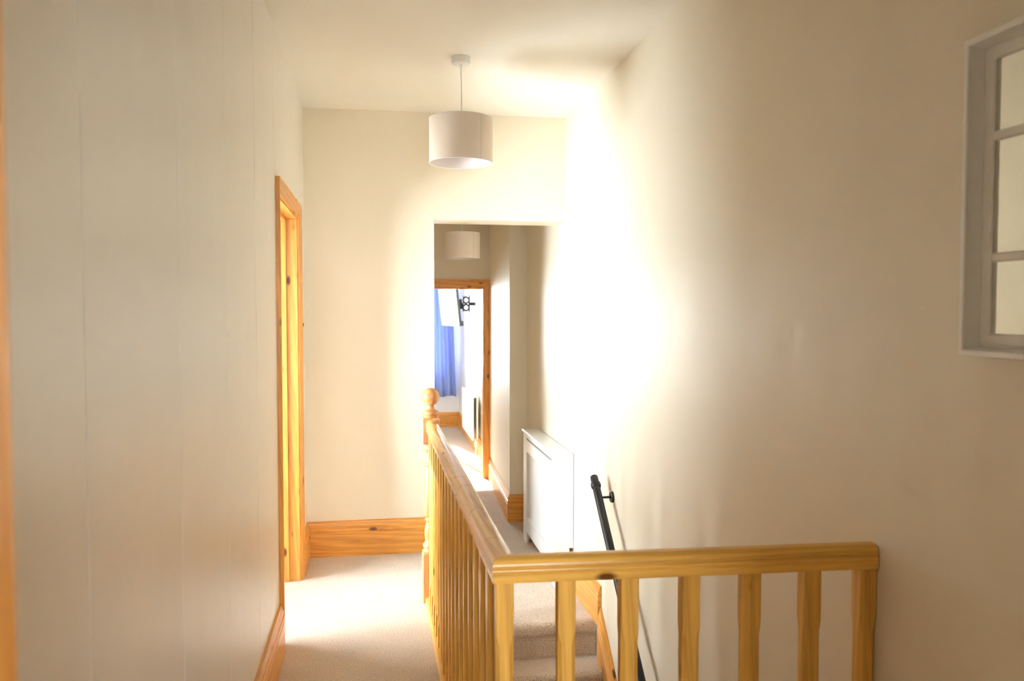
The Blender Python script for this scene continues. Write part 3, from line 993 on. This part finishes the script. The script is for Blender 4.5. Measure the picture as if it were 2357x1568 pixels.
# ------------------------------------------------------------------ bedroom contents
# curtain
cu = thing('curtain', (0.85, 11.42, 0.27), 'blue curtain hanging at the right side of the bedroom window', 'curtain')
nx_, nz_ = 90, 14
zt_, zb_ = 2.12, 0.272
vs, fs = [], []
for j in range(nz_ + 1):
    s_ = j / nz_
    z = zt_ + (zb_ - zt_) * s_
    for i in range(nx_ + 1):
        q = i / nx_
        xr_ = 1.045 + 0.062 * s_
        xl_ = 0.62 - 0.03 * s_
        x = xl_ + (xr_ - xl_) * q
        amp = 0.028 + 0.012 * s_
        y = 11.44 + amp * math.sin(q * 2 * math.pi * 4.6 + 0.5 * math.sin(s_ * 2.2)) + 0.010 * math.sin(q * 31 + s_ * 3) + 0.004 * math.sin(s_ * 17 + q * 9)
        vs.append((x, y, z + 0.008 * math.sin(q * 17) * s_))
for j in range(nz_):
    for i in range(nx_):
        a_ = j * (nx_ + 1) + i
        fs.append((a_, a_ + 1, a_ + nx_ + 2, a_ + nx_ + 1))
cl = obj('curtain_cloth', MB().add(vs, fs), M_curt, cu, True)
sm = cl.modifiers.new('thickness', 'SOLIDIFY')
sm.thickness = 0.002
hm = MB().box((0.62, 11.415, zt_ - 0.06), (1.045, 11.42, zt_ + 0.01))
obj('heading_tape', hm, M_curt, cu)
cr_ = thing('curtain_rail', (0.25, 11.5, 2.14), 'white curtain rail above the bedroom window', 'curtain rail')
obj('rail', MB().cbox((-0.75, 11.43, 2.13), (1.12, 11.45, 2.155), 0.003), M_white, cr_)
for xx in (-0.6, 0.25, 1.05):
    obj('bracket', MB().cbox((xx - 0.01, 11.45, 2.135), (xx + 0.01, YB1, 2.15), 0.002), M_white, cr_)

# television on a wall bracket
tv = thing('television', (0.95, 9.6, 1.31), 'flat television on a black wall bracket in the far bedroom', 'television')
ta = math.atan2(0.15, 0.72)
tilt = math.radians(6)
R_tv = Matrix.Rotation(ta, 3, 'Z') @ Matrix.Rotation(-tilt, 3, 'Y')
base = Vector((0.987, 9.5, 1.312))


def tvbox(a, b, c=0.002):
    m_ = MB().cbox(a, b, c)
    m_.v = [tuple(base + R_tv @ Vector(v)) for v in m_.v]
    return m_


obj('casing', tvbox((-0.024, 0, 0), (0.006, 0.74, 0.46), 0.003), M_tvedge, tv)
obj('screen', tvbox((-0.0255, 0.012, 0.014), (-0.0235, 0.728, 0.448), 0.0005), M_tvscr, tv)
obj('rear_housing', tvbox((0.006, 0.02, 0.0), (0.035, 0.72, 0.06), 0.003), M_tvedge, tv)
bk = MB()
# bracket plate seen from its end with two round holes: ring pair in a frame
obj('bracket_plate', tvbox((0.006, 0.06, 0.12), (0.014, 0.20, 0.38)), M_black, tv)
obj('mount_arm', tvbox((0.014, 0.115, 0.20), (0.0775, 0.135, 0.32)), M_black, tv)
brk = thing('television_bracket', (BXR, 9.62, 1.47), 'black wall bracket arm with two round holes behind the television', 'bracket')
by = 9.62
pw = MB()
nseg = 24
for zc_ in (1.535, 1.625):
    ring_o = [(0.046 * math.cos(2 * math.pi * k / nseg), 0.046 * math.sin(2 * math.pi * k / nseg)) for k in range(nseg)]
    ring_i = [(0.027 * math.cos(2 * math.pi * k / nseg), 0.027 * math.sin(2 * math.pi * k / nseg)) for k in range(nseg)]
    for (y0_, y1_) in ((by, by + 0.02),):
        vs = [(1.055 + a_, y, zc_ + b_) for y in (y0_, y1_) for a_, b_ in ring_o] + [(1.055 + a_, y, zc_ + b_) for y in (y0_, y1_) for a_, b_ in ring_i]
        fs = []
        for k in range(nseg):
            k2 = (k + 1) % nseg
            fs += [(k, k2, nseg + k2, nseg + k), (2 * nseg + k, 3 * nseg + k, 3 * nseg + k2, 2 * nseg + k2),
                   (k, 2 * nseg + k, 2 * nseg + k2, k2), (nseg + k, nseg + k2, 3 * nseg + k2, 3 * nseg + k)]
        pw.add(vs, fs)
obj('ring_arm', pw, M_black, brk, True)
obj('end_plate', MB().cbox((1.012, by - 0.01, 1.485), (1.024, by + 0.03, 1.675), 0.002), M_black, brk)
obj('end_plate', MB().cbox((1.086, by - 0.01, 1.475), (1.100, by + 0.03, 1.685), 0.002), M_black, brk)
obj('wall_arm', MB().cbox((1.100, by + 0.0, 1.56), (BXR, by + 0.03, 1.60), 0.003), M_black, brk)

# bedroom radiator
br_ = thing('radiator', (1.1, 9.6, LOW + 0.2), 'cream panel radiator on the far bedroom wall, seen end-on', 'radiator')
obj('front_panel', MB().cbox((1.060, 9.05, 0.010), (1.080, 10.15, 0.520), 0.004), M_rad, br_)
obj('rear_panel', MB().cbox((1.112, 9.05, 0.010), (1.130, 10.15, 0.520), 0.004), M_rad, br_)
obj('top_grille', MB().cbox((1.082, 9.06, 0.500), (1.110, 10.14, 0.515), 0.002), M_rad, br_)
for yy in (9.4, 9.9):
    obj('wall_bracket', MB().cbox((1.13, yy, 0.1), (BXR - 0.0015, yy + 0.03, 0.45), 0.002), M_rad, br_)
vlv = obj('valve', MB().lathe([(0.012, 0), (0.018, 0.004), (0.020, 0.02), (0.016, 0.035), (0.020, 0.04), (0.020, 0.06), (0.014, 0.066)], (1.10, 9.02, -0.06), 18), M_cord, br_, True)
obj('valve_tail', MB().tube([(1.10, 9.02, -0.03), (1.10, 9.07, 0.03), (1.10, 9.12, 0.04)], 0.010, 12), M_cord, vlv, True)
obj('pipe', MB().tube([(1.10, 9.02, -0.06), (1.10, 9.02, LOW)], 0.008, 12), M_cord, br_, True)
